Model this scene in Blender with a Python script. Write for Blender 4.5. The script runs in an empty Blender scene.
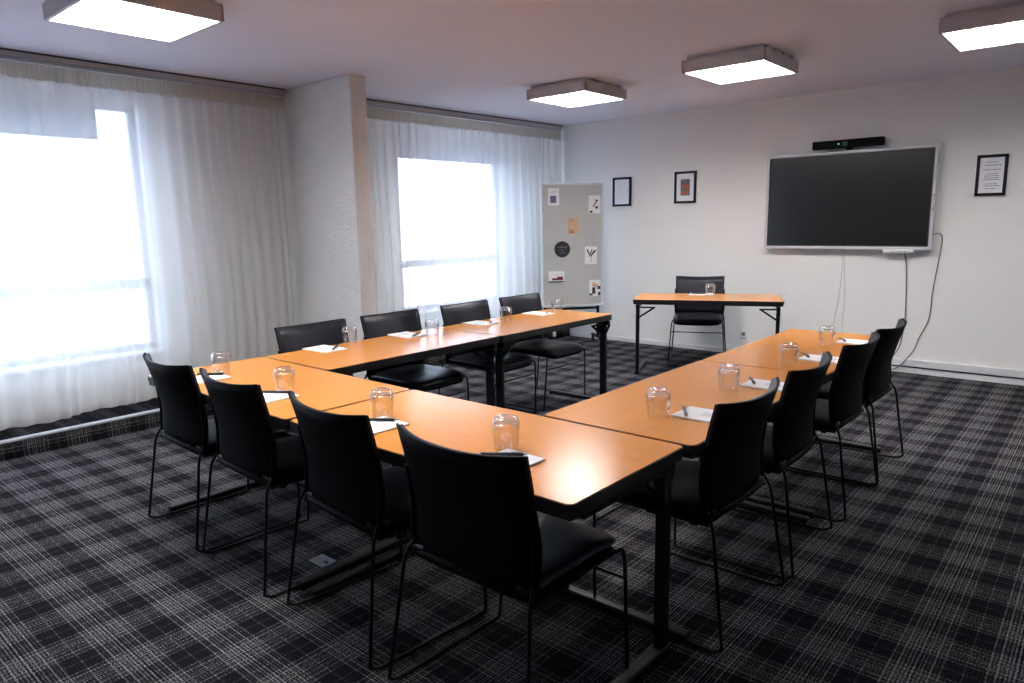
import bpy, bmesh, math, random
from math import sin, cos, pi, radians
from mathutils import Vector, Matrix
random.seed(7)
S = bpy.context.scene
COL = S.collection

# ------------------------------------------------------------------ materials
def new_mat(name):
    m = bpy.data.materials.new(name); m.use_nodes = True
    nt = m.node_tree
    return m, nt, nt.nodes['Principled BSDF']

def pm(name, col, rough=.5, metal=0., spec=.5, coat=0., coat_r=.1, bump=None, noise=None):
    m, nt, b = new_mat(name)
    b.inputs['Base Color'].default_value = (*col, 1)
    b.inputs['Roughness'].default_value = rough
    b.inputs['Metallic'].default_value = metal
    b.inputs['Specular IOR Level'].default_value = spec
    b.inputs['Coat Weight'].default_value = coat
    b.inputs['Coat Roughness'].default_value = coat_r
    tc = nt.nodes.new('ShaderNodeTexCoord')
    if noise:                       # (scale, amount) slight colour variation
        n = nt.nodes.new('ShaderNodeTexNoise'); n.inputs['Scale'].default_value = noise[0]; n.inputs['Detail'].default_value = 4
        nt.links.new(tc.outputs['Object'], n.inputs['Vector'])
        r = nt.nodes.new('ShaderNodeValToRGB')
        a = noise[1]
        r.color_ramp.elements[0].position = .3; r.color_ramp.elements[1].position = .7
        r.color_ramp.elements[0].color = (*[c * (1 - a) for c in col], 1)
        r.color_ramp.elements[1].color = (*[min(1, c * (1 + a)) for c in col], 1)
        nt.links.new(n.outputs['Fac'], r.inputs['Fac']); nt.links.new(r.outputs['Color'], b.inputs['Base Color'])
    if bump:                        # (scale, strength, distance)
        n = nt.nodes.new('ShaderNodeTexNoise'); n.inputs['Scale'].default_value = bump[0]; n.inputs['Detail'].default_value = 3
        nt.links.new(tc.outputs['Object'], n.inputs['Vector'])
        bp = nt.nodes.new('ShaderNodeBump'); bp.inputs['Strength'].default_value = bump[1]; bp.inputs['Distance'].default_value = bump[2]
        nt.links.new(n.outputs['Fac'], bp.inputs['Height']); nt.links.new(bp.outputs['Normal'], b.inputs['Normal'])
    return m

def math_n(nt, op, a=None, b=None, c=None, clamp=False):
    n = nt.nodes.new('ShaderNodeMath'); n.operation = op; n.use_clamp = clamp
    for i, v in enumerate((a, b, c)):
        if v is None: continue
        if isinstance(v, (int, float)): n.inputs[i].default_value = v
        else: nt.links.new(v, n.inputs[i])
    return n.outputs[0]

def carpet_mat(name, dim=1., vertical=False):
    m, nt, b = new_mat(name)
    tc = nt.nodes.new('ShaderNodeTexCoord')
    sx = nt.nodes.new('ShaderNodeSeparateXYZ'); nt.links.new(tc.outputs['Object'], sx.inputs[0])
    P = .268
    cx, cy = sx.outputs['X'], sx.outputs['Y']
    if vertical: cx = sx.outputs['Z']
    def prof(c, off):
        # threads 6 mm wide, jittered a little; brightness by the tartan's sett
        t = math_n(nt, 'FRACT', math_n(nt, 'DIVIDE', math_n(nt, 'SUBTRACT', c, off), P))
        r = nt.nodes.new('ShaderNodeValToRGB'); r.color_ramp.interpolation = 'CONSTANT'
        cr = r.color_ramp
        stops = [(0, .16), (.185, .50), (.215, .16), (.40, .72), (.44, .42), (.50, .95), (.54, .60), (.60, .80),
                 (.655, .0), (.68, .95), (.71, .0), (.735, .75), (.79, .50), (.84, .95), (.88, .45), (.95, .65)]
        cr.elements[0].position = 0; cr.elements[0].color = (.16, .16, .16, 1)
        cr.elements[1].position = stops[1][0]; cr.elements[1].color = (stops[1][1],) * 3 + (1,)
        for p, v in stops[2:]:
            e = cr.elements.new(p); e.color = (v, v, v, 1)
        nt.links.new(t, r.inputs['Fac'])
        # fine single threads, 22 to the repeat
        th = math_n(nt, 'LESS_THAN', math_n(nt, 'FRACT', math_n(nt, 'MULTIPLY', t, 22.)), .50)
        th = math_n(nt, 'ADD', math_n(nt, 'MULTIPLY', th, .72), .28)
        return math_n(nt, 'MULTIPLY', r.outputs['Color'], th)
    fx = prof(cx, .475 % P); fy = prof(cy, 1.36 % P)
    # which thread is on top: fine broken check
    def sq(c, per, k=0):
        return math_n(nt, 'GREATER_THAN', math_n(nt, 'FRACT', math_n(nt, 'ADD', math_n(nt, 'DIVIDE', c, per), k)), .5)
    ch = math_n(nt, 'ABSOLUTE', math_n(nt, 'SUBTRACT', sq(cx, .011), sq(cy, .011)))
    ns = nt.nodes.new('ShaderNodeTexNoise'); ns.inputs['Scale'].default_value = 210; ns.inputs['Detail'].default_value = 1
    nt.links.new(tc.outputs['Object'], ns.inputs['Vector'])
    nz = math_n(nt, 'MULTIPLY', math_n(nt, 'SUBTRACT', ns.outputs['Fac'], .27), 2.9, clamp=True)
    mix = nt.nodes.new('ShaderNodeMix'); mix.data_type = 'FLOAT'
    nt.links.new(ch, mix.inputs['Factor']); nt.links.new(fx, mix.inputs['A']); nt.links.new(fy, mix.inputs['B'])
    both = math_n(nt, 'MULTIPLY', math_n(nt, 'ADD', fx, fy), .55)
    v = math_n(nt, 'MULTIPLY', math_n(nt, 'ADD', math_n(nt, 'MULTIPLY', mix.outputs[0], .55), both), nz)
    v = math_n(nt, 'POWER', v, 1.45)
    ramp = nt.nodes.new('ShaderNodeValToRGB'); e = ramp.color_ramp.elements
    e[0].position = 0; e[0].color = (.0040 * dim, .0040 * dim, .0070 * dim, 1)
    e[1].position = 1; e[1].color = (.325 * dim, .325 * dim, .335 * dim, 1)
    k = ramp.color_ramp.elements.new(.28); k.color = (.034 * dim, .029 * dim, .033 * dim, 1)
    nt.links.new(v, ramp.inputs['Fac'])
    nt.links.new(ramp.outputs['Color'], b.inputs['Base Color'])
    b.inputs['Roughness'].default_value = .95; b.inputs['Specular IOR Level'].default_value = .05
    bp = nt.nodes.new('ShaderNodeBump'); bp.inputs['Strength'].default_value = .4; bp.inputs['Distance'].default_value = .004
    nt.links.new(ns.outputs['Fac'], bp.inputs['Height']); nt.links.new(bp.outputs['Normal'], b.inputs['Normal'])
    return m

def wood_mat():
    m, nt, b = new_mat('beech_laminate')
    tc = nt.nodes.new('ShaderNodeTexCoord'); mp = nt.nodes.new('ShaderNodeMapping')
    mp.inputs['Scale'].default_value = (1.6, 26, 10)
    nt.links.new(tc.outputs['Object'], mp.inputs['Vector'])
    n = nt.nodes.new('ShaderNodeTexNoise'); n.inputs['Scale'].default_value = 3.2; n.inputs['Detail'].default_value = 6; n.inputs['Roughness'].default_value = .62
    nt.links.new(mp.outputs['Vector'], n.inputs['Vector'])
    r = nt.nodes.new('ShaderNodeValToRGB'); e = r.color_ramp.elements
    e[0].position = .25; e[0].color = (.66, .250, .042, 1)
    e[1].position = .75; e[1].color = (.75, .300, .058, 1)
    nt.links.new(n.outputs['Fac'], r.inputs['Fac']); nt.links.new(r.outputs['Color'], b.inputs['Base Color'])
    b.inputs['Roughness'].default_value = .19
    b.inputs['Specular IOR Level'].default_value = .42
    return m

def thin_glass(name, tint=(.992, .994, .997), lo=.05, power=.35):
    """glass seen as clear walls whose rims turn reflective"""
    m = bpy.data.materials.new(name); m.use_nodes = True
    nt = m.node_tree; nt.nodes.clear()
    out = nt.nodes.new('ShaderNodeOutputMaterial'); mix = nt.nodes.new('ShaderNodeMixShader')
    tr = nt.nodes.new('ShaderNodeBsdfTransparent'); gl = nt.nodes.new('ShaderNodeBsdfGlossy')
    tr.inputs['Color'].default_value = (*tint, 1); gl.inputs['Roughness'].default_value = .02
    lw = nt.nodes.new('ShaderNodeLayerWeight'); lw.inputs['Blend'].default_value = power
    f = math_n(nt, 'ADD', math_n(nt, 'MULTIPLY', math_n(nt, 'POWER', lw.outputs['Facing'], 1.45), 1.), lo, clamp=True)
    nt.links.new(f, mix.inputs[0]); nt.links.new(tr.outputs[0], mix.inputs[1]); nt.links.new(gl.outputs[0], mix.inputs[2])
    nt.links.new(mix.outputs[0], out.inputs[0])
    return m

def sheer_mat(name, transp, col, tcol=None, weave=0):
    m = bpy.data.materials.new(name); m.use_nodes = True
    nt = m.node_tree; nt.nodes.clear()
    out = nt.nodes.new('ShaderNodeOutputMaterial'); mix = nt.nodes.new('ShaderNodeMixShader'); m2 = nt.nodes.new('ShaderNodeMixShader')
    tr = nt.nodes.new('ShaderNodeBsdfTransparent'); df = nt.nodes.new('ShaderNodeBsdfDiffuse'); tl = nt.nodes.new('ShaderNodeBsdfTranslucent')
    df.inputs['Color'].default_value = (*col, 1); tl.inputs['Color'].default_value = (*(tcol or col), 1)
    m2.inputs[0].default_value = .21
    nt.links.new(df.outputs[0], m2.inputs[1]); nt.links.new(tl.outputs[0], m2.inputs[2])
    # cloth seen edge-on is denser, so the folds read darker, as in real voile
    lw = nt.nodes.new('ShaderNodeLayerWeight'); lw.inputs['Blend'].default_value = .5
    f = math_n(nt, 'SUBTRACT', 1 - 0., math_n(nt, 'MULTIPLY', math_n(nt, 'SUBTRACT', 1., math_n(nt, 'POWER', lw.outputs['Facing'], 1.6)), transp), clamp=True)
    nt.links.new(f, mix.inputs[0]); nt.links.new(tr.outputs[0], mix.inputs[1]); nt.links.new(m2.outputs[0], mix.inputs[2])
    nt.links.new(mix.outputs[0], out.inputs[0])
    return m

def emit_mat(name, col, s):
    m, nt, b = new_mat(name)
    b.inputs['Base Color'].default_value = (*col, 1)
    b.inputs['Emission Color'].default_value = (*col, 1); b.inputs['Emission Strength'].default_value = s
    return m

M = {}
M['carpet'] = carpet_mat('plaid_carpet')
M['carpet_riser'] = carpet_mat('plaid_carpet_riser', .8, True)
M['wall'] = pm('painted_wall', (.86, .845, .825), .85, spec=.2, bump=(45, .12, .01), noise=(1.2, .015))
M['roughcast'] = pm('roughcast_plaster', (.88, .85, .82), .9, spec=.15, bump=(52, .65, .03), noise=(3, .03))
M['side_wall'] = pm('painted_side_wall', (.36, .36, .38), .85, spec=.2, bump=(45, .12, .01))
M['ceiling'] = pm('painted_ceiling', (.83, .82, .92), .9, spec=.1, bump=(60, .1, .01))
M['wood'] = wood_mat()
M['edge'] = pm('black_edge_band', (.010, .010, .011), .42)
M['steel'] = pm('black_lacquered_steel', (.004, .004, .005), .45, spec=.25)
M['plastic'] = pm('black_shell_plastic', (.0025, .0025, .003), .6, spec=.07, bump=(600, .12, .001))
M['vinyl'] = pm('black_vinyl', (.010, .012, .020), .42, spec=.32, bump=(260, .15, .001))
M['white'] = pm('white_plastic', (.74, .75, .76), .4)
M['grey_plastic'] = pm('light_grey_plastic', (.46, .48, .52), .4)
M['white_paint'] = pm('white_paint', (.80, .80, .80), .5)
M['paper'] = pm('paper', (.92, .92, .93), .7)
M['paper_grey'] = pm('paper_print', (.72, .72, .76), .7)
M['ink'] = pm('dark_ink', (.03, .03, .035), .6)
M['pen'] = pm('pen_black', (.008, .009, .014), .3)
M['chrome'] = pm('chrome', (.7, .7, .72), .18, metal=1)
M['frame_black'] = pm('black_picture_frame', (.004, .004, .009), .5, spec=.2)
M['mat_board'] = pm('passepartout', (.88, .88, .93), .8)
M['screen'] = pm('dark_screen_glass', (.006, .006, .007), .22, spec=.6)
M['alu'] = pm('silver_bezel', (.58, .60, .62), .45, metal=.15)
M['felt'] = pm('grey_felt', (.56, .56, .54), .95, spec=.1, bump=(220, .5, .002), noise=(90, .22))
M['cable_grey'] = pm('grey_cable', (.16, .15, .14), .5)
M['cable_white'] = pm('white_cable', (.56, .56, .55), .5)
M['glass'] = thin_glass('drinking_glass')
M['pane'] = thin_glass('window_glass', (.97, .99, 1.), .03, .2)
M['sheer'] = sheer_mat('voile', .31, (.90, .87, .81), (.84, .86, .92))
M['tape'] = sheer_mat('curtain_tape', .0, (.62, .58, .50))
M['blind'] = sheer_mat('roller_blind_cloth', .0, (.62, .64, .68), (.50, .53, .60))
M['window_frame'] = pm('window_frame_paint', (.50, .52, .56), .5)
M['lamp_body'] = pm('lamp_housing', (.60, .56, .56), .5)
M['lamp_light'] = emit_mat('lamp_tubes', (1., .985, .975), 38.)
M['louver'] = pm('lamp_louvre', (.85, .85, .88), .3, metal=.2)
M['dark_gap'] = pm('painted_gap_shade', (.05, .045, .05), .6)  # dark colour standing in for the shade inside narrow gaps
M['floor_plate'] = pm('floor_plate_metal', (.20, .23, .29), .45, metal=.3)
M['peach'] = pm('peach_print', (.70, .45, .30), .7)
M['tan'] = pm('tan_print', (.48, .25, .14), .7)
M['violet'] = pm('violet_print', (.13, .12, .22), .7)
M['wine'] = pm('wine_print', (.20, .02, .05), .7)
M['green'] = pm('green_print', (.10, .11, .09), .7)
M['red'] = pm('red_print', (.45, .08, .05), .7)
M['ground'] = pm('outside_ground', (.45, .46, .48), .9)
M['led'] = emit_mat('green_led', (.2, 1., .3), 1.5)
M['lens'] = pm('blue_lens', (.03, .06, .09), .1)
M['badge'] = pm('charcoal_badge', (.02, .02, .024), .5)
M['badge_text'] = pm('badge_grey', (.22, .22, .23), .5)
M['rubber'] = pm('caster_rubber', (.01, .01, .01), .6)

# ------------------------------------------------------------------ geometry helpers
def bm_():
    return bmesh.new()

def box(bm, c, s, bev=0., rot=None, seg=2, mi=0):
    """axis-aligned box of full size s at c, optional bevel and rotation (Matrix 3x3)"""
    g = bmesh.ops.create_cube(bm, size=1.)
    vs = g['verts']
    for v in vs: v.co = Vector((v.co.x * s[0], v.co.y * s[1], v.co.z * s[2]))
    if bev:
        es = list({e for v in vs for e in v.link_edges})
        r = bmesh.ops.bevel(bm, geom=es, offset=bev, segments=seg, profile=.5, affect='EDGES')
        vs = list({v for f in r['faces'] for v in f.verts} | {v for v in vs if v.is_valid})
    fs = list({f for v in vs for f in v.link_faces})
    for f in fs: f.material_index = mi
    for v in vs:
        if rot is not None: v.co = rot @ v.co
        v.co += Vector(c)
    return vs

def tube(bm, pts, r, n=8, cap=True, mi=0):
    pts = [Vector(p) for p in pts]
    rings = []
    up = None
    for i, p in enumerate(pts):
        a = pts[max(i - 1, 0)]; b = pts[min(i + 1, len(pts) - 1)]
        t = (b - a).normalized()
        if up is None:
            up = Vector((0, 0, 1)) if abs(t.z) < .9 else Vector((1, 0, 0))
        s = t.cross(up)
        if s.length < 1e-4: s = t.cross(Vector((0, 1, 0)))
        s.normalize(); up = s.cross(t).normalized()
        rr = r[i] if isinstance(r, (list, tuple)) else r
        rings.append([bm.verts.new(p + rr * (cos(2 * pi * k / n) * s + sin(2 * pi * k / n) * up)) for k in range(n)])
    for A, B in zip(rings, rings[1:]):
        for k in range(n):
            f = bm.faces.new((A[k], A[(k + 1) % n], B[(k + 1) % n], B[k])); f.smooth = True; f.material_index = mi
    if cap:
        bm.faces.new(rings[0][::-1]).material_index = mi; bm.faces.new(rings[-1]).material_index = mi

def round_path(pts, rad, n=5):
    pts = [Vector(p) for p in pts]; out = [pts[0]]
    for a, b, c in zip(pts, pts[1:], pts[2:]):
        d1 = (a - b); d2 = (c - b); r = min(rad, d1.length * .48, d2.length * .48)
        p1 = b + d1.normalized() * r; p2 = b + d2.normalized() * r
        for k in range(n + 1):
            t = k / n; out.append((1 - t) ** 2 * p1 + 2 * t * (1 - t) * b + t * t * p2)
    out.append(pts[-1]); return out

def smooth_path(pts, n=8):
    pts = [Vector(p) for p in pts]; P = [pts[0]] + pts + [pts[-1]]; out = []
    for i in range(1, len(P) - 2):
        a, b, c, d = P[i - 1:i + 3]
        for k in range(n):
            t = k / n
            out.append(.5 * ((2 * b) + (c - a) * t + (2 * a - 5 * b + 4 * c - d) * t * t + (3 * b - a - 3 * c + d) * t ** 3))
    out.append(pts[-1]); return out

def lathe(bm, prof, n=24, c=(0, 0, 0)):
    rings = []
    for r, z in prof:
        if r < 1e-5: rings.append([bm.verts.new((c[0], c[1], c[2] + z))])
        else: rings.append([bm.verts.new((c[0] + r * cos(2 * pi * k / n), c[1] + r * sin(2 * pi * k / n), c[2] + z)) for k in range(n)])
    for A, B in zip(rings, rings[1:]):
        for k in range(n):
            q = []
            for v in (A[k % len(A)], A[(k + 1) % len(A)], B[(k + 1) % len(B)], B[k % len(B)]):
                if v not in q: q.append(v)
            if len(q) > 2:
                try: bm.faces.new(q).smooth = True
                except ValueError: pass

def disc(bm, c, r, h, axis='Z', n=20, mi=0):
    g = bmesh.ops.create_cone(bm, cap_ends=True, segments=n, radius1=r, radius2=r, depth=h)
    R = {'Z': Matrix.Identity(3), 'Y': Matrix.Rotation(pi / 2, 3, 'X'), 'X': Matrix.Rotation(pi / 2, 3, 'Y')}[axis]
    for v in g['verts']: v.co = R @ v.co + Vector(c)
    for f in {f for v in g['verts'] for f in v.link_faces}:
        f.material_index = mi
        if len(f.verts) == 4: f.smooth = True

def prism(bm, outline, z0, z1, bev=0.):
    """closed outline [(x,y)] extruded from z0 to z1"""
    a = [bm.verts.new((x, y, z0)) for x, y in outline]; b = [bm.verts.new((x, y, z1)) for x, y in outline]
    n = len(a)
    bm.faces.new(a[::-1]); bm.faces.new(b)
    for k in range(n): bm.faces.new((a[k], a[(k + 1) % n], b[(k + 1) % n], b[k]))

def rrect(w, h, r, n=5):
    o = []
    for cx, cy, a0 in ((w / 2 - r, h / 2 - r, 0), (-w / 2 + r, h / 2 - r, 90), (-w / 2 + r, -h / 2 + r, 180), (w / 2 - r, -h / 2 + r, 270)):
        for k in range(n + 1):
            a = radians(a0 + 90 * k / n); o.append((cx + r * cos(a), cy + r * sin(a)))
    return o

def obj(name, bm, mats, parent=None, loc=None, rz=None):
    bmesh.ops.recalc_face_normals(bm, faces=bm.faces[:])
    me = bpy.data.meshes.new(name); bm.to_mesh(me); bm.free()
    for m in (mats if isinstance(mats, (list, tuple)) else [mats]): me.materials.append(m)
    o = bpy.data.objects.new(name, me); COL.objects.link(o)
    if parent: o.parent = parent
    if loc is not None: o.location = loc
    if rz is not None: o.rotation_euler = (0, 0, rz)
    return o

def tag(o, label, cat, group=None, kind=None):
    o['label'] = label; o['category'] = cat
    if group: o['group'] = group
    if kind: o['kind'] = kind
    return o

def thing(name, label, cat, loc=(0, 0, 0), rz=0., group=None):
    o = bpy.data.objects.new(name, None); o.empty_display_size = .1; COL.objects.link(o)
    o.location = loc; o.rotation_euler = (0, 0, rz)
    return tag(o, label, cat, group)

def struct(name, bm, mats, parent=None, loc=None):
    o = obj(name, bm, mats, parent, loc)
    if not parent: o['kind'] = 'structure'
    return o

def dup(root, loc, rz, label, group=None):
    r = root.copy(); COL.objects.link(r); r.location = loc; r.rotation_euler = (0, 0, rz)
    r['label'] = label
    if group: r['group'] = group
    def rec(src, dst):
        for ch in [c for c in allobs if c.parent == src]:
            c = ch.copy(); COL.objects.link(c); c.parent = dst; rec(ch, c)
    allobs = list(bpy.data.objects)
    rec(root, r)
    return r

# ------------------------------------------------------------------ room
H = 2.757; XL = -5.10; XR = 2.3; YF = -3.0; YB = 6.20
b = bm_(); box(b, ((XL + XR) / 2, (YF + YB) / 2, -.05), (XR - XL + .4, YB - YF + .4, .10)); struct('floor', b, M['carpet'])
b = bm_(); box(b, ((XL + XR) / 2, (YF + YB) / 2, H + .05), (XR - XL + .4, YB - YF + .4, .10)); struct('ceiling', b, M['ceiling'])
b = bm_(); box(b, ((XL + XR) / 2, YB + .1, H / 2), (XR - XL + .4, .2, H)); struct('wall_back', b, M['wall'])
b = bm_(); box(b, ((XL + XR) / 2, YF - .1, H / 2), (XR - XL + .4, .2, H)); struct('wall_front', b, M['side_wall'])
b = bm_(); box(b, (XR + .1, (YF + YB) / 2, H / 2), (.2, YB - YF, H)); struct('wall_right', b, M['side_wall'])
# window wall with two openings
W1 = (-1.75, 1.08); W2 = (3.80, 5.52); WZ0 = .52; WZ1 = 2.52
b = bm_()
def wseg(y0, y1, z0, z1): box(b, (XL - .1, (y0 + y1) / 2, (z0 + z1) / 2), (.2, y1 - y0, z1 - z0))
wseg(YF, YB, 0, WZ0); wseg(YF, YB, WZ1, H)
wseg(YF, W1[0], WZ0, WZ1); wseg(W1[1], W2[0], WZ0, WZ1); wseg(W2[1], YB, WZ0, WZ1)
struct('wall_left', b, M['wall'])

def window(name, y0, y1, blind_y0, blind_y1, blind_z):
    b = bm_(); x = XL - .10; w = .055
    yc = (y0 + y1) / 2; zc = (WZ0 + WZ1) / 2
    box(b, (x, y0 + w / 2, zc), (.06, w, WZ1 - WZ0), .006); box(b, (x, y1 - w / 2, zc), (.06, w, WZ1 - WZ0), .006)
    box(b, (x, yc, WZ0 + w / 2), (.06, y1 - y0, w), .006); box(b, (x, yc, WZ1 - w / 2), (.06, y1 - y0, w), .006)
    box(b, (x, yc, 1.075), (.06, y1 - y0, .085), .006)
    fr = struct(name, b, M['window_frame'])
    b = bm_(); box(b, (x, yc, zc), (.008, y1 - y0 - .06, WZ1 - WZ0 - .06)); obj('pane', b, M['pane'], fr)
    b = bm_(); box(b, (XL + .01, yc, WZ0 - .02), (.10, y1 - y0 + .1, .03), .006); obj('window_sill', b, M['white_paint'], fr)
    b = bm_(); box(b, (XL - .035, (blind_y0 + blind_y1) / 2, (blind_z + WZ1) / 2), (.006, blind_y1 - blind_y0, WZ1 - blind_z))
    tube(b, [(XL - .035, blind_y0, blind_z), (XL - .035, blind_y1, blind_z)], .012)
    obj('roller_blind', b, M['blind'], fr)
window('window_1', *W1, W1[0] + .01, .775, 2.235)
window('window_2', *W2, W2[0] + .01, W2[1] - .01, 2.27)

# ground outside
b = bm_(); box(b, (-55, 0, -6.1), (95, 160, .2)); g = obj('ground', b, M['ground']); g['kind'] = 'structure'

# roughcast wall stub between the windows
b = bm_(); box(b, ((XL - 3.905) / 2, 2.385, H / 2), (-3.905 - XL, .17, H), .012); struct('wall_pier', b, M['roughcast'])

# carpeted step with edging along the window wall (two stretches, either side of the pier)
def step(y0, y1, nm):
    b = bm_(); box(b, ((XL - 4.52) / 2, (y0 + y1) / 2, .06), (-4.52 - XL, y1 - y0, .12))
    o = struct(nm, b, M['carpet_riser'])
    b = bm_(); box(b, (-4.535, (y0 + y1) / 2, .125), (.05, y1 - y0, .018), .005); obj('edge_strip', b, M['grey_plastic'], o)
    return o
step(YF, 2.30, 'trim_1'); step(2.47, YB, 'trim_2')

# skirting along the back wall, white cable trunking above it
b = bm_(); box(b, (-1.1, YB - .008, .028), (6.78, .016, .056), .003); struct('baseboard_back', b, M['white_paint'])
t = thing('cable_trunking', 'white cable trunking along the foot of the back wall, right of the tables', 'cable trunking', (.62, YB, 0))
b = bm_(); box(b, (0, -.0175, .105), (2.44, .035, .070), .006); obj('cover', b, M['white'], t)
b = bm_(); box(b, (0, -.008, .063), (2.44, .014, .014)); obj('painted_gap_strip', b, M['dark_gap'], t)  # dark strip that paints the shaded gap between cover and skirting

# ------------------------------------------------------------------ curtains
def curtain(name, label, p0, p1, z0, z1, seed, rail_label, rail_name='curtain_rail'):
    rnd = random.Random(seed)
    p0 = Vector(p0); p1 = Vector(p1); L = (p1 - p0).length; d = (p1 - p0).normalized(); nrm = Vector((d.y, -d.x))   # nrm points into the room
    if nrm.x < 0: nrm = -nrm
    t = thing(name, label, 'curtain', (p0.x, p0.y, 0), 0, 'sheer curtains on the window wall')
    nu = int(L / .012); nv = 16
    # folds: irregular pleats, wandering a little with height
    ks = []; s = 0.
    while s < L + .3:
        w = rnd.uniform(.05, .17); ks.append((s, w, rnd.uniform(.55, 1.25), rnd.uniform(-.05, .05))); s += w
    def off(u, v):
        # v 0 at the bottom, 1 at the top
        uu = u + .045 * sin(3.1 * (1 - v) + seed) * (1 - v) + .015 * sin(u * 5 + seed)
        for s0, w, a, lean in ks:
            if s0 <= uu < s0 + w:
                q = (uu - s0) / w
                return (.040 * a * (sin(pi * q) ** 2) * (1 - .35 * v)) - .012 + .010 * sin(u * 9.) * (1 - v)
        return 0.
    b = bm_(); grid = []
    for i in range(nu + 1):
        u = L * i / nu; row = []
        hem = z0 + .012 * sin(u * 3.3 + seed) + .010 * sin(u * 11 + 2 * seed)
        for j in range(nv + 1):
            v = j / nv; z = hem + (z1 - .105 - hem) * v
            o_ = off(u, v)
            q = d * u + nrm * o_
            row.append(b.verts.new((q.x, q.y, z)))
        grid.append(row)
    for i in range(nu):
        for j in range(nv):
            b.faces.new((grid[i][j], grid[i + 1][j], grid[i + 1][j + 1], grid[i][j + 1])).smooth = True
    obj('sheer_cloth', b, M['sheer'], t)
    # gathered header tape
    b = bm_(); rows = []; n = int(L / .008)
    for i in range(n + 1):
        u = L * i / n; q = d * u + nrm * (.006 * sin(u * 2 * pi / .032) - .004)
        rows.append((b.verts.new((q.x, q.y, z1 - .112)), b.verts.new((q.x, q.y, z1))))
    for A, B in zip(rows, rows[1:]):
        b.faces.new((A[0], B[0], B[1], A[1])).smooth = True
    obj('header_tape', b, M['tape'], t)
    # rail on the ceiling
    ang = math.atan2(d.y, d.x)
    r = thing(rail_name, rail_label, 'curtain rail', (p0.x, p0.y, 0), ang)
    b = bm_(); box(b, (L / 2, 0, z1 + .017), (L, .022, .026), .004); obj('rail', b, M['grey_plastic'], r)
    b = bm_(); box(b, (L / 2, -.0, (z1 + .03 + H) / 2), (L, .05, H - z1 - .03)); obj('ceiling_strip', b, M['lamp_body'], r)
    b = bm_(); box(b, (L / 2, -.028, H - .006), (L, .006, .012)); obj('painted_shadow_gap', b, M['dark_gap'], r)  # solid dark strip, painted shade of the gap between rail and ceiling
curtain('sheer_curtain', 'white sheer curtain nearest the camera, hanging over the left window', (-4.86, -2.6), (-4.86, 2.28), .137, 2.685, 3,
        'pale curtain rail on the ceiling left of the plaster pier')
curtain('sheer_curtain', 'white sheer curtain over the far window, behind the pinboard', (-4.78, 2.50), (-4.62, 6.16), .137, 2.685, 9,
        'pale curtain rail on the ceiling between the pier and the back corner')

# ------------------------------------------------------------------ ceiling lamps
def make_lamp():
    t = thing('ceiling_lamp', '', 'ceiling lamp', (0, 0, 0), 0, 'square louvred ceiling lamps')
    w, d, z0, z1 = .66, .68, 2.640, 2.732
    b = bm_(); th = .02
    for sx in (-1, 1):
        box(b, (sx * (w / 2 - th / 2), 0, (z0 + z1) / 2), (th, d, z1 - z0), .005)
        box(b, (0, sx * (d / 2 - th / 2), (z0 + z1) / 2), (w, th, z1 - z0), .005)
    box(b, (0, 0, z1 - .004), (w - .01, d - .01, .008))
    obj('housing', b, M['lamp_body'], t)
    b = bm_(); box(b, (0, 0, H - .0125), (w - .06, d - .06, .025)); 
    for sx in (-1, 1):
        for k in range(4):
            box(b, (sx * (w / 2 - .03), -d / 2 + .1 + k * (d - .2) / 3, H - .0125), (.03, .05, .025)); 
    obj('mounting_base', b, M['lamp_body'], t)
    b = bm_(); box(b, (0, 0, z0 + .034), (w - .05, d - .05, .006)); obj('light_panel', b, M['lamp_light'], t)
    b = bm_(); n = 8
    for k in range(1, n):
        box(b, (-w / 2 + w * k / n, 0, z0 + .013), (.003, d - .045, .024))
    for k in range(1, 5):
        box(b, (0, -d / 2 + d * k / 5, z0 + .012), (w - .045, .006, .022))
    obj('louvre', b, M['louver'], t)
    return t
lamp = make_lamp()
lampspots = [(-3.13, .31, 'square louvred ceiling lamp at the top left, near the left window'),
             (-2.92, 4.14, 'square louvred ceiling lamp in front of the far window and pinboard corner'),
             (-1.33, 4.10, 'square louvred ceiling lamp in the middle of the far row'),
             (.39, 4.19, 'square louvred ceiling lamp cut off at the top right edge'),
             (-1.33, .10, 'square louvred ceiling lamp above the near tables, outside the photo')]
for i, (x, y, lb) in enumerate(lampspots):
    if i == 0: lamp.location = (x, y, 0); lamp['label'] = lb
    else: dup(lamp, (x, y, 0), 0, lb)

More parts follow.
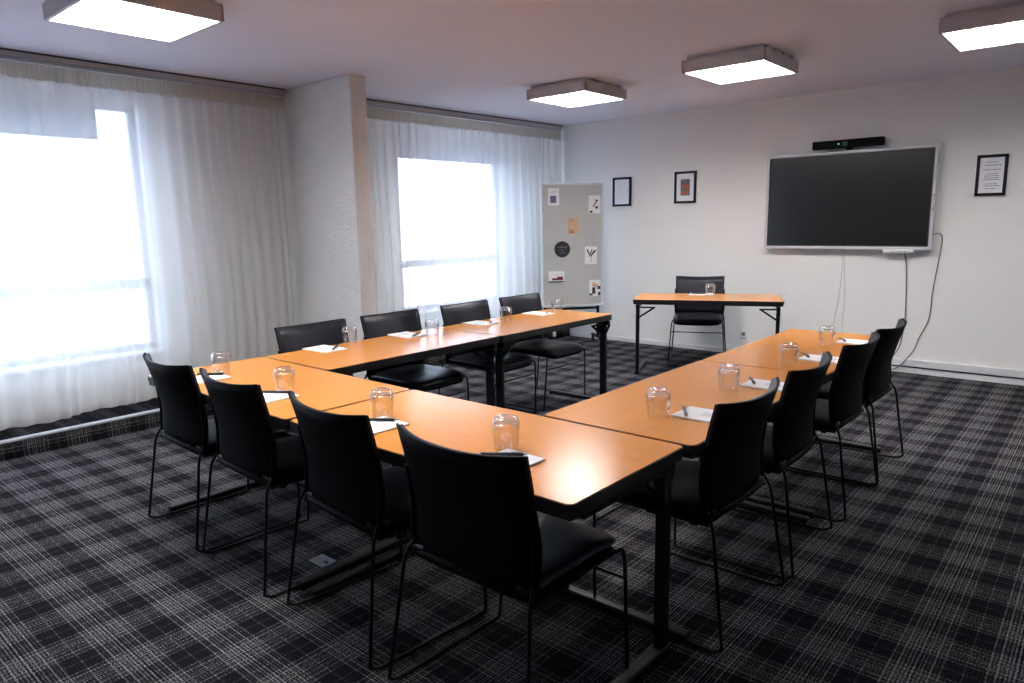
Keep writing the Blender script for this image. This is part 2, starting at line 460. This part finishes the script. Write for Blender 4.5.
# ------------------------------------------------------------------ folding tables
TL, TW, TH = 1.396, .662, .76
def make_table(label, loc, rz):
    """local: user sits at -Y, posts stand near +Y"""
    t = thing('folding_table', label, 'table', loc, rz)
    b = bm_(); prism(b, rrect(TL - .008, TW - .008, .022), TH - .004, TH); obj('tabletop', b, M['wood'], t)
    b = bm_(); prism(b, rrect(TL, TW, .026), TH - .026, TH - .003)
    obj('edge_band', b, M['edge'], t)
    b = bm_(); ay, ax = TW / 2 - .012, TL / 2 - .012
    for s in (-1, 1):
        box(b, (0, s * ay, TH - .036), (TL - .02, .012, .028), .003)
        box(b, (s * ax, 0, TH - .036), (.012, TW - .02, .028), .003)
    obj('apron', b, M['edge'], t)
    for s in (-1, 1):
        x = s * (TL / 2 - .045)
        b = bm_()
        box(b, (x, .265, (TH - .06) / 2 + .012), (.034, .056, TH - .085), .006)
        # flared head of the post
        box(b, (x, .265, TH - .072), (.030, .12, .04), .006)
        for q in (-1, 1):
            tube(b, [(x, .265 + q * .02, TH - .17), (x, .265 + q * .062, TH - .085)], .010, 6)
        lg = obj('leg', b, M['steel'], t)
        b = bm_(); box(b, (x, .0, .020), (.050, .60, .026), .009); 
        for q in (-1, 1): box(b, (x, q * .28, .006), (.05, .035, .012), .003)
        obj('foot', b, M['steel'], lg)
        b = bm_(); box(b, (x, .02, TH - .072), (.034, .50, .024), .005)
        obj('top_bar', b, M['steel'], lg)
        b = bm_()
        tube(b, [(x - s * .012, .265, .575), (x - s * .16, .265, TH - .085)], .0095, 6)
        tube(b, [(x - s * .012, .265, TH - .085), (x - s * .17, .265, TH - .085)], .008, 6)
        obj('folding_brace', b, M['steel'], lg)
    return t
xi = -.635   # inner edge of the right arm
tb = make_table('orange wood folding table at the near corner of the U', (-.698, .349, 0), 0)
def T2(lb, loc, rz): return dup(tb, loc, rz, lb)
T2('orange wood folding table at the left corner of the U', (-2.090, .357, 0), radians(-.8)).scale.x = .98
T2('orange wood folding table in the right arm, joined to the near corner table', (-.304, .690 + .698, 0), pi / 2)
T2('orange wood folding table at the far end of the right arm of the U', (-.302, .690 + 2.100, 0), pi / 2)
T2('orange wood folding table in the window arm of the U, next to the corner table', (-2.437, .702 + .698, 0), -pi / 2)
T2('orange wood folding table at the far end of the window arm of the U', (-2.431, .703 + 2.098, 0), -pi / 2)
aS = radians(23.5)
# speaker's table: posts on the camera side (local +Y), user behind it
d = Vector((cos(aS), sin(aS))); n = Vector((-sin(aS), cos(aS)))
FL = Vector((-2.535, 4.52))
cS = FL + d * .70 + n * .34
T2('orange wood folding table standing alone before the back wall', (cS.x, cS.y, 0), aS + pi)

# ------------------------------------------------------------------ chairs
def make_chair():
    """local: faces +Y, origin on the floor between the rear feet"""
    t = thing('meeting_chair', '', 'chair')
    def arc(x, hw=.262, dep=.052): return dep * (abs(x) / hw) ** 2.4
    # backrest shell
    def backpt(x, z):
        # y of the rear surface: leans back with height, edges come forward
        lean = .052 - .075 * max(0., (z - .62) / .27) ** 1.25
        return lean + arc(x) * (.65 + .55 * (z - .46) / .43)
    def panel(bm, hw0, hw1, z0, z1, yo, th, zt=None, nx=16, nz=8, crown=0.):
        F, R = [], []
        for j in range(nz + 1):
            v = j / nz; hw = hw0 + (hw1 - hw0) * v; rf, rr = [], []
            for i in range(nx + 1):
                u = -1 + 2 * i / nx; x = u * hw
                z = z0 + (z1 - z0) * v + crown * v * (abs(u) ** 2.)
                y = backpt(x, z) + yo
                rr.append(bm.verts.new((x, y, z))); rf.append(bm.verts.new((x, y + th, z)))
            F.append(rf); R.append(rr)
        for j in range(nz):
            for i in range(nx):
                bm.faces.new((R[j][i], R[j][i + 1], R[j + 1][i + 1], R[j + 1][i])).smooth = True
                bm.faces.new((F[j][i], F[j + 1][i], F[j + 1][i + 1], F[j][i + 1])).smooth = True
        for j in range(nz):
            bm.faces.new((R[j][0], R[j + 1][0], F[j + 1][0], F[j][0])); bm.faces.new((R[j][nx], F[j][nx], F[j + 1][nx], R[j + 1][nx]))
        for i in range(nx):
            bm.faces.new((R[0][i], F[0][i], F[0][i + 1], R[0][i + 1])); bm.faces.new((R[nz][i], R[nz][i + 1], F[nz][i + 1], F[nz][i]))
    b = bm_(); panel(b, .250, .262, .478, .891, 0, .010, crown=.012); br = obj('backrest', b, M['plastic'], t)
    b = bm_(); panel(b, .246, .258, .495, .886, .011, .014, crown=.012); obj('back_upholstery', b, M['vinyl'], br)
    # thick rim along sides and bottom
    P = []
    for z in (.76, .70, .62, .55): P.append((-(.250 + .012 * (z - .49) / .40) - .003, backpt(-.25, z) + .004, z))
    for x in (-.238, -.15, -.05, .05, .15, .238): P.append((x, backpt(x, .47) + .005, .470 + .012 * (1 - (x / .238) ** 2)))
    for z in (.55, .62, .70, .76): P.append(((.250 + .012 * (z - .49) / .40) + .003, backpt(.25, z) + .004, z))
    b = bm_(); pp = smooth_path(P, 4); k = len(pp)
    tube(b, pp, [.006 + .009 * min(1, min(i, k - 1 - i) / 8) for i in range(k)], 8); obj('back_rim', b, M['plastic'], br)
    # seat
    def seat_bm(hw, y0, y1, zb, zt, r):
        bm = bm_(); nx, ny = 12, 12; top, bot = [], []
        for j in range(ny + 1):
            v = j / ny; a, c = [], []
            for i in range(nx + 1):
                u = -1 + 2 * i / nx
                # rounded plan
                k = (max(0, v - .82) / .18)
                x = u * (hw - .045 * k * k)
                y = y0 + (y1 - y0) * v
                e = max(abs(u), 0); edge = (e ** 6)
                drop = .028 * max(0, (v - .72) / .28) ** 2
                dish = -.010 * (1 - u * u) * (1 - abs(2 * v - 1))
                a.append(bm.verts.new((x, y, zt + dish - drop - .014 * edge))); c.append(bm.verts.new((x * .97, y - .004 * v, zb - drop + .010 * edge)))
            top.append(a); bot.append(c)
        for j in range(ny):
            for i in range(nx):
                bm.faces.new((top[j][i], top[j][i + 1], top[j + 1][i + 1], top[j + 1][i])).smooth = True
                bm.faces.new((bot[j][i], bot[j + 1][i], bot[j + 1][i + 1], bot[j][i + 1])).smooth = True
        for j in range(ny):
            bm.faces.new((top[j][0], top[j + 1][0], bot[j + 1][0], bot[j][0])).smooth = True
            bm.faces.new((top[j][nx], bot[j][nx], bot[j + 1][nx], top[j + 1][nx])).smooth = True
        for i in range(nx):
            bm.faces.new((top[0][i], bot[0][i], bot[0][i + 1], top[0][i + 1])).smooth = True
            bm.faces.new((top[ny][i], top[ny][i + 1], bot[ny][i + 1], bot[ny][i])).smooth = True
        return bm
    s = obj('seat', seat_bm(.252, .070, .575, .468, .502, .03), M['vinyl'], t)
    obj('seat_shell', seat_bm(.250, .075, .570, .448, .467, .03), M['plastic'], s)
    # rod frame
    R = .0065
    for q in (-1, 1):
        b = bm_()
        tube(b, round_path([(q * .256, .07, .455), (q * .256, .545, .452), (q * .264, .548, .41), (q * .288, .530, .02)], .03), R)
        obj('leg', b, M['steel'], t)
        b = bm_(); tube(b, round_path([(q * .288, .530, .03), (q * .289, .530, .0085), (q * .298, .02, .0085), (q * .298, -.012, .03)], .02), R); obj('runner', b, M['steel'], t)
        b = bm_(); tube(b, round_path([(q * .298, -.012, .028), (q * .264, .050, .455), (q * .252, .082, .505)], .03), R); obj('leg', b, M['steel'], t)
    b = bm_(); tube(b, [(-.267, .545, .345), (.267, .545, .345)], .005); obj('crossbar', b, M['steel'], t)
    b = bm_(); box(b, (0, .30, .444), (.51, .05, .012), .004); box(b, (0, .13, .444), (.51, .03, .012), .004); obj('seat_support', b, M['steel'], t)
    return t
chair = make_chair()
G = 'black stacking chairs around the U'
spots = [ # x, y, rotation, label
 (-.355, -.105, 0, 'black chair nearest the camera, its back filling the bottom centre'),
 (-1.045, -.085, radians(-5), 'black chair on the near side of the U, second from the right of four'),
 (-1.770, -.070, radians(-3), 'black chair on the near side of the U, second from the left of four'),
 (-2.40, -.055, radians(-2.5), 'black chair at the far left, its back edge against the sheer curtain and open carpet'),
 (.122, 1.022, pi / 2, 'black chair on the right of the U, nearest the camera of that row'),
 (.118, 1.70, pi / 2 + .04, 'black chair on the right of the U, second from the camera'),
 (.130, 2.440, pi / 2, 'black chair on the right of the U, third from the camera'),
 (.125, 3.075, pi / 2, 'black chair on the right of the U, farthest from the camera by the wall cables'),
 (-2.93, 1.125, -pi / 2, 'black chair on the window side beside the left corner table, below the pier'),
 (-2.93, 1.780, -pi / 2, 'black chair on the window side, second along, right of the pier foot'),
 (-2.91, 2.52, -pi / 2, 'black chair on the window side, third along, before the bright window'),
 (-2.91, 3.20, -pi / 2, 'black chair on the window side, last of the row beside the pinboard'),
]
for i, (x, y, r, lb) in enumerate(spots):
    if i == 0: chair.location = (x, y, 0); chair.rotation_euler = (0, 0, r); chair['label'] = lb; chair['group'] = G
    else: dup(chair, (x, y, 0), r, lb, G)
# chair behind the lone table, facing the camera
cc = dup(chair, (-2.485, 5.885, 0), aS + pi, 'black chair behind the lone table at the back wall, facing the camera')
if 'group' in cc: del cc['group']

# ------------------------------------------------------------------ glasses, notepads, pens
def make_glass():
    # tumbler standing upside down: rim on the table, heavy rounded base on top
    b = bm_(); h = .118
    prof = [(.0345, .0), (.036, .0005), (.0385, .03), (.0415, .062), (.0428, .082), (.041, .097), (.0355, .107), (.027, .1115), (.019, .1105), (.010, .1055), (.0, .1045)]
    lathe(b, prof, 28)
    inner = [(.0345, .0), (.0368, .03), (.0395, .062), (.0400, .078), (.036, .088), (.025, .0925), (.012, .0915), (.0, .0900)]
    lathe(b, inner, 28)
    for v in b.verts: v.co.x *= 1.13; v.co.y *= 1.13; v.co.z *= 1.05
    return tag(obj('tumbler', b, M['glass']), '', 'glass', 'upturned water glasses on the tables')
glass = make_glass()
gl = [(-2.487, .305, 'upturned water glass in front of the far left chair'),
      (-1.842, .285, 'upturned water glass before the seam of the two near tables, left of it'),
      (-1.118, .275, 'upturned water glass over the seam between the two near tables'),
      (-.459, .275, 'upturned water glass in front of the chair nearest the camera'),
      (-2.68, 1.27, 'upturned water glass on the window arm, before the plaster pier'),
      (-2.50, 1.83, 'upturned water glass on the window arm, before the bright window'),
      (-2.526, 2.632, 'upturned water glass on the window arm, second from its far end'),
      (-2.524, 3.288, 'upturned water glass on the window arm, at its far end before the pinboard'),
      (-.245, .930, 'upturned water glass on the right arm, nearest the camera'),
      (-.215, 1.510, 'upturned water glass on the right arm, just before the table seam'),
      (-.197, 2.205, 'upturned water glass on the right arm, just beyond the table seam'),
      (-.226, 2.920, 'upturned water glass on the right arm, farthest from the camera'),
      (-2.06, 5.24, 'upturned water glass on the lone table at the back wall')]
for i, (x, y, lb) in enumerate(gl):
    z = TH + .001
    if i == 0: glass.location = (x, y, z); glass['label'] = lb
    else: dup(glass, (x, y, z), random.uniform(0, 6), lb)

def make_pad():
    # A5 pad, long side along local X
    t = thing('notepad', '', 'notepad', (0, 0, 0), 0, 'white notepads on the tables')
    b = bm_(); box(b, (0, 0, .0035), (.235, .165, .007), .0008, seg=1); obj('paper_block', b, M['paper'], t)
    b = bm_(); box(b, (.02, .0, .00725), (.09, .055, .0004)); 
    obj('printed_area', b, M['paper_grey'], t)
    return t
pad = make_pad()
def make_pen():
    t = thing('ballpoint_pen', '', 'pen', (0, 0, 0), 0, 'black ballpoint pens on the notepads')
    b = bm_(); tube(b, [(-.060, 0, 0), (-.052, 0, 0), (.030, 0, 0), (.062, 0, 0)], [.0032, .0046, .0048, .0046], 8); obj('barrel', b, M['pen'], t)
    b = bm_(); tube(b, [(-.072, 0, 0), (-.068, 0, 0), (-.059, 0, 0)], [.0006, .0018, .0034], 8); obj('tip', b, M['chrome'], t)
    b = bm_(); tube(b, [(.062, 0, 0), (.072, 0, 0)], .0025, 8); box(b, (.045, 0, .006), (.038, .003, .0016), .0005); obj('clip', b, M['chrome'], t)
    t.scale = (1.15, 1.25, 1.25)
    return t
pen = make_pen()
# centre x, y, rotation of pad ; pen centre offset and angle (world)
places = [
 ('far left chair', -2.425, .165, pi / 2, -2.475, .232, radians(38)),
 ('second near chair from the left', -1.787, .155, pi / 2, -1.820, .226, radians(32)),
 ('third near chair from the left', -1.035, .155, pi / 2, -1.075, .212, radians(32)),
 ('chair nearest the camera', -.368, .150, pi / 2, -.412, .200, radians(34)),
 ('nearest chair of the right row', -.098, 1.060, 0, -.192, 1.047, radians(-58)),
 ('second chair of the right row', -.095, 1.705, 0, -.192, 1.72, radians(-60)),
 ('third chair of the right row', -.100, 2.480, 0, -.208, 2.50, radians(-58)),
 ('last chair of the right row', -.095, 3.130, 0, -.196, 3.135, radians(-60)),
 ('first chair of the window row', -2.665, 1.065, pi, -2.607, 1.105, radians(130)),
 ('second chair of the window row', -2.660, 1.740, pi, -2.583, 1.752, radians(120)),
 ('third chair of the window row', -2.630, 2.455, pi, -2.560, 2.490, radians(128)),
 ('last chair of the window row', -2.620, 3.155, pi, -2.560, 3.195, radians(128)),
 ('chair at the back wall', -2.185, 5.30, aS, -2.20, 5.26, aS + radians(6)),
]
for i, (w, x, y, r, px, py, pr_) in enumerate(places):
    z = TH + .0005; jr = random.uniform(-.04, .04)
    lb = 'white notepad on the table before the ' + w
    lp = 'black ballpoint pen lying on the notepad before the ' + w
    if i == 0:
        pad.location = (x, y, z); pad.rotation_euler = (0, 0, r + jr); pad['label'] = lb
        pen.location = (px, py, z + .0135); pen.rotation_euler = (0, 0, pr_); pen['label'] = lp
    else:
        dup(pad, (x, y, z), r + jr, lb); dup(pen, (px, py, z + .0135), pr_, lp)

# ------------------------------------------------------------------ wall screen, camera bar, cables
x0, x1, z0, z1 = -1.868, -.288, 1.200, 2.165; yc = YB - .075
t = thing('display_screen', 'large dark wall-mounted display with a pale frame on the back wall', 'display', ((x0 + x1) / 2, YB, (z0 + z1) / 2))
w, h = x1 - x0, z1 - z0
b = bm_(); bz = .030
for s in (-1, 1):
    box(b, (s * (w / 2 - bz / 2), -.075, 0), (bz, .045, h), .006)
    box(b, (0, -.075, s * (h / 2 - bz / 2)), (w, .045, bz), .006)
obj('bezel', b, M['alu'], t)
b = bm_(); box(b, (0, -.068, 0), (w - 2 * bz + .002, .030, h - 2 * bz + .002)); obj('screen', b, M['screen'], t)
b = bm_()
for s in (-1, 1):
    box(b, (s * (w / 2 - bz - .006), -.085, 0), (.012, .006, h - 2 * bz)); box(b, (0, -.085, s * (h / 2 - bz - .006)), (w - 2 * bz, .006, .012))
obj('screen_border', b, M['edge'], t)
b = bm_(); box(b, (0, -.028, 0), (w * .9, .05, h * .86), .01); obj('rear_housing', b, M['grey_plastic'], t)
b = bm_(); box(b, (.515, -.085, -h / 2 - .012), (.27, .045, .036), .01); cp = obj('control_strip', b, M['white'], t)
b = bm_()
for k in range(6): disc(b, (.465 + k * .022, -.109, -h / 2 - .016), .005, .003, 'Y', 10)
obj('buttons', b, M['ink'], cp)
b = bm_()
for zz in (.02, -.10): box(b, (w / 2 - .012, -.0985, zz), (.006, .003, .03))
obj('side_ports', b, M['ink'], t)

t = thing('video_bar', 'black conference camera bar with green light above the display', 'camera', (-1.085, YB, 2.232))
b = bm_(); box(b, (0, -.065, 0), (.66, .07, .080), .01); obj('body', b, M['plastic'], t)
b = bm_(); disc(b, (-.01, -.104, .0), .026, .014, 'Y'); obj('lens', b, M['lens'], t)
b = bm_(); disc(b, (-.075, -.102, .0), .006, .006, 'Y', 10); obj('status_light', b, M['led'], t)
b = bm_(); box(b, (0, -.02, -.01), (.2, .04, .03)); box(b, (0, -.01, -.03), (.06, .02, .09)); obj('wall_bracket', b, M['steel'], t)

def cable(name, label, pts, r, mat, grp=None):
    b = bm_(); tube(b, smooth_path(pts, 8), r, 6)
    return tag(obj(name, b, mat), label, 'cable', grp)
yb = YB - .008
cable('cable', 'dark grey cable hanging down the wall from the display control strip', [(-.515, YB - .07, 1.165), (-.500, yb - .01, 1.05), (-.485, yb, .75), (-.482, yb, .50), (-.510, yb, .26), (-.555, YB - .045, .16)], .0055, M['cable_grey'])
cable('cable', 'dark grey cable looping from the display right edge down to the floor', [(-.30, YB - .05, 1.345), (-.235, yb - .008, 1.345), (-.222, yb, 1.24), (-.262, yb, .83), (-.276, yb, .55), (-.345, yb, .36), (-.385, YB - .045, .22), (-.50, YB - .05, .06), (-.60, YB - .07, .012), (-.68, YB - .10, .008)], .0055, M['cable_grey'])
cable('cable', 'thin pale cable on the wall under the display, left one of a pair', [(-1.085, YB - .07, 1.21), (-1.083, yb, 1.10), (-1.10, yb, .70), (-1.14, yb, .40), (-1.15, yb, .10)], .003, M['cable_white'])
cable('cable', 'thin pale cable on the wall under the display, right one of a pair', [(-1.075, YB - .07, 1.21), (-1.070, yb, 1.10), (-1.045, yb, .70), (-1.05, yb, .40), (-1.03, yb, .10)], .003, M['cable_white'])

# outlet on the back wall
t = thing('wall_socket', 'white square power socket low on the back wall', 'power socket', (-2.09, YB, .237))
b = bm_(); box(b, (0, -.006, 0), (.088, .012, .088), .003); obj('cover_plate', b, M['white'], t)
b = bm_(); disc(b, (0, -.0135, 0), .021, .002, 'Y'); box(b, (0, -.012, -.0475), (.07, .006, .006)); obj('socket_well', b, M['cable_grey'], t)
# two little white boxes on the carpeted step
for i, (y, lb) in enumerate([(2.72, 'small white power socket on the carpeted step, seen under the first window table'), (5.84, 'small white power socket on the carpeted step near the back corner')]):
    if i == 0:
        b = bm_(); box(b, (.012, 0, 0), (.024, .055, .065), .008); disc(b, (.0245, 0, 0), .016, .002, 'X')
        ws = tag(obj('wall_socket', b, M['white'], None, (-4.52, y, .065)), lb, 'power socket', 'white sockets on the carpeted step')
    else: dup(ws, (-4.52, y, .065), 0, lb)
# floor plate
t = thing('floor_box', 'small bluish metal floor box lid in the carpet under the near tables', 'floor box', (-1.588, .257, 0))
b = bm_(); box(b, (0, 0, .003), (.115, .080, .006), .002); obj('lid', b, M['floor_plate'], t)
b = bm_(); box(b, (.03, 0, .0065), (.03, .012, .002)); obj('lid_handle', b, M['steel'], t)

# ------------------------------------------------------------------ framed sheets on the back wall
def frame(label, xc, zc, w, h, tilt=0.):
    t = thing('picture_frame', label, 'picture', (xc, YB, zc)); t.rotation_euler = (0, tilt, 0)
    b = bm_(); f = .025
    for s in (-1, 1):
        box(b, (s * (w / 2 - f / 2), -.011, 0), (f, .022, h), .002); box(b, (0, -.011, s * (h / 2 - f / 2)), (w, .022, f), .002)
    obj('frame', b, M['frame_black'], t)
    b = bm_(); box(b, (0, -.006, 0), (w - .03, .008, h - .03)); obj('sheet', b, M['mat_board'], t)
    return t
f1 = frame('black framed blank-looking printed sheet, left one on the back wall beside the pinboard', -3.705, 1.877, .262, .350, .0)
b = bm_(); [box(b, (rp_ * .004 - .01 * (k % 2), -.0105, .12 - k * .022), (.13 - .02 * (k % 3), .001, .003)) for k, rp_ in enumerate([0, 1, -1, 2, 0, 1, -2, 0, 1, 0])]; obj('faint_print', b, M['paper_grey'], f1)
f2 = frame('black framed small red and dark picture with a wide white mount', -2.850, 1.893, .272, .362, .0)
b = bm_(); box(b, (0, -.0105, .0), (.115, .001, .185)); pc = obj('picture', b, M['green'], f2)
b = bm_()
rp = random.Random(5)
for k in range(26):
    x = rp.uniform(-.047, .047); z = rp.uniform(-.085, .03); box(b, (x, -.0115 - k * .00004, z), (rp.uniform(.01, .028), .001, rp.uniform(.008, .03)))
obj('red_strokes', b, M['red'], pc)
f3 = frame('black framed typed notice to the right of the display', .118, 1.862, .232, .358, .0)
b = bm_()
for k, (z, wd) in enumerate([(.115, .09), (.088, .11), (.05, .13), (.012, .08), (-.005, .11), (-.022, .10), (-.038, .12), (-.075, .09), (-.092, .11), (-.115, .08)]):
    x = -wd / 2; rq = random.Random(k)
    while x < wd / 2:
        l = rq.uniform(.008, .02); box(b, (x + l / 2, -.0105, z), (l, .001, .0045)); x += l + .004
obj('lines_of_text', b, M['ink'], f3)

# ------------------------------------------------------------------ pinboard
A = Vector((-4.305, 5.325)); B = Vector((-3.815, 5.93))
dd = (B - A).normalized(); PW = (B - A).length; ang = math.atan2(dd.y, dd.x)
t = thing('pinboard', 'grey felt pinboard on castors with cards pinned to it in the back corner', 'pinboard', (A.x, A.y, 0), ang)
Z0, Z1 = .485, 1.985; PH = Z1 - Z0
b = bm_(); box(b, (PW / 2, 0, (Z0 + Z1) / 2), (PW - .03, .024, PH - .03)); obj('felt_panel', b, M['felt'], t)
b = bm_(); f = .022
for xx in (f / 2, PW - f / 2): box(b, (xx, 0, (Z0 + Z1) / 2), (f, .036, PH), .006)
for zz in (Z0 + f / 2, Z1 - f / 2): box(b, (PW / 2, 0, zz), (PW, .036, f), .006)
obj('board_frame', b, M['white_paint'], t)
for xx in (.05, PW - .05):
    b = bm_(); box(b, (xx, .034, .78), (.035, .025, 1.40), .006); lg = obj('leg', b, M['steel'], t)
    b = bm_(); box(b, (xx, .02, .085), (.045, .50, .028), .008); obj('foot', b, M['steel'], lg)
    for q in (-1, 1):
        b = bm_(); disc(b, (xx, .02 + q * .225, .034), .033, .022, 'X', 18); box(b, (xx, .02 + q * .225, .062), (.034, .03, .022), .006)
        obj('castor', b, M['rubber'], lg)
b = bm_(); box(b, (PW / 2, .034, Z0 - .03), (PW - .12, .02, .03), .004); obj('crossbar', b, M['steel'], t)

def on_board(u, v, off=.0): # u,v in 0..1 from the top left, as a world point
    p = A + dd * (PW * u); nn = Vector((dd.y, -dd.x))
    return (p.x + nn.x * (.0125 + off), p.y + nn.y * (.0125 + off), Z1 - PH * v)
def card(label, u0, v0, u1, v1, base, bits, tilt=0., nm='pinned_card', cat='card'):
    u, v = (u0 + u1) / 2, (v0 + v1) / 2; w, h = (u1 - u0) * PW, (v1 - v0) * PH
    t = thing(nm, label, cat, on_board(u, v), 0, 'cards on the pinboard'); t.rotation_euler = (0, tilt, ang)
    b = bm_(); box(b, (0, -.0015, 0), (w, .003, h), .0006, seg=1); c = obj('sheet', b, M[base], t)
    for i, (name, mat, rects) in enumerate(bits):
        b = bm_()
        for r in rects:
            cx, cz, sx, sz = r[:4]; a = r[4] if len(r) > 4 else 0
            box(b, (cx * w, -.0034 - i * .0008, cz * h), (sx * w, .0012, sz * h), 0, Matrix.Rotation(a, 3, 'Y'))
        obj(name, b, M[mat], c)
    return t
card('white card with a violet square picture, top left on the pinboard', .115, .040, .290, .175, 'paper', [('violet_picture', 'violet', [(-.05, -.15, .55, .42)]), ('grey_print', 'paper_grey', [(.1, .30, .5, .08), (-.2, .22, .25, .06)])])
card('white card with dark and gold sketch, top right on the pinboard', .765, .100, .955, .245, 'paper', [('dark_sketch', 'ink', [(.18, .22, .2, .10, .7), (.18, -.16, .2, .14, -.6), (-.30, -.40, .24, .12)]), ('gold_sketch', 'tan', [(.02, .02, .12, .34, .6)])])
card('peach coloured card in the upper middle of the pinboard', .435, .280, .600, .405, 'peach', [('tan_print', 'tan', [(-.2, -.35, .5, .22), (-.1, .36, .4, .05), (.14, .08, .10, .10)])], -.03)
card('white card with black brush strokes, right side of the pinboard', .700, .510, .900, .655, 'paper', [('brush_strokes', 'ink', [(-.22, .18, .10, .30, -.5), (-.02, .12, .08, .42, .35), (.14, .12, .08, .38, .55), (.28, .18, .08, .34, .7), (.05, -.18, .03, .40, .15)])], .03)
card('white card with a wine red car-like picture, lower left on the pinboard', .110, .705, .365, .795, 'paper', [('dark_base', 'ink', [(0, -.46, 1., .10)]), ('wine_picture', 'wine', [(.08, -.22, .70, .18), (.22, -.08, .35, .16)]), ('grey_print', 'paper_grey', [(0, .22, .6, .05)])])
card('white card with grey and pink patches, lower right corner of the pinboard', .775, .785, .960, .920, 'paper', [('grey_patches', 'ink', [(-.1, -.15, .28, .4), (.36, .02, .25, .2), (-.35, -.40, .3, .12), (.38, -.36, .2, .22)]), ('pink_patch', 'peach', [(.0, .18, .5, .2, .3)])])
p = on_board(.335, .528)
t = thing('round_badge', 'round charcoal badge with pale lettering on the pinboard', 'badge', p, 0); t.rotation_euler = (0, 0, ang)
b = bm_(); disc(b, (0, -.004, 0), .098, .008, 'Y', 36); c = obj('disc', b, M['badge'], t)
b = bm_()
for k, (x, hgt) in enumerate([(-.045, .018), (-.028, .014), (-.012, .018), (.004, .014), (.020, .018), (.036, .014), (.050, .018)]):
    box(b, (x, -.0085, .024 + .004 * cos(x * 30)), (.009, .001, hgt))
box(b, (0, -.0085, -.012), (.012, .001, .024)); box(b, (-.03, -.0085, -.002), (.014, .001, .006)); box(b, (.03, -.0085, -.002), (.014, .001, .006))
box(b, (0, -.0085, -.045), (.06, .001, .006))
obj('lettering', b, M['badge_text'], c)

# ------------------------------------------------------------------ light
wd = bpy.data.worlds.new('sky'); S.world = wd; wd.use_nodes = True
nt = wd.node_tree; bg = nt.nodes['Background']
tc = nt.nodes.new('ShaderNodeTexCoord'); sp = nt.nodes.new('ShaderNodeSeparateXYZ'); nt.links.new(tc.outputs['Generated'], sp.inputs[0])
r = nt.nodes.new('ShaderNodeValToRGB'); e = r.color_ramp.elements
e[0].position = .42; e[0].color = (.63, .73, .95, 1); e[1].position = .70; e[1].color = (.66, .79, 1., 1)
nt.links.new(math_n(nt, 'ADD', math_n(nt, 'MULTIPLY', sp.outputs['Z'], .5), .5), r.inputs['Fac'])
nt.links.new(r.outputs['Color'], bg.inputs['Color']); bg.inputs['Strength'].default_value = 10.
for nm, (y0, y1) in (('window_light_portal', W1), ('window_light_portal', W2)):
    l = bpy.data.lights.new(nm, 'AREA'); l.shape = 'RECTANGLE'; l.size = WZ1 - WZ0; l.size_y = y1 - y0
    l.cycles.is_portal = True
    o = bpy.data.objects.new(nm, l); COL.objects.link(o); o.location = (XL - .19, (y0 + y1) / 2, (WZ0 + WZ1) / 2)
    o.rotation_euler = (0, -pi / 2, 0)

# ------------------------------------------------------------------ camera
cam = bpy.data.cameras.new('camera'); co = bpy.data.objects.new('camera', cam); COL.objects.link(co)
yaw, pit, rol, f = -.714261225, .166654105, -.0183595988, 702.908962
fw = Vector((sin(yaw) * cos(pit), cos(yaw) * cos(pit), -sin(pit)))
rr = Vector((cos(yaw), -sin(yaw), 0)); uu = rr.cross(fw)
r2 = cos(rol) * rr + sin(rol) * uu; u2 = -sin(rol) * rr + cos(rol) * uu
co.matrix_world = Matrix(((r2.x, u2.x, -fw.x, 1.06578), (r2.y, u2.y, -fw.y, -1.44379), (r2.z, u2.z, -fw.z, 1.51864), (0, 0, 0, 1)))
cam.sensor_width = 36.; cam.lens = f * 36. / 1024.; cam.clip_start = .05
S.camera = co
S.view_settings.view_transform = 'Standard'; S.view_settings.look = 'None'
S.view_settings.exposure = .12; S.view_settings.gamma = 1.; S.view_settings.use_curve_mapping = False
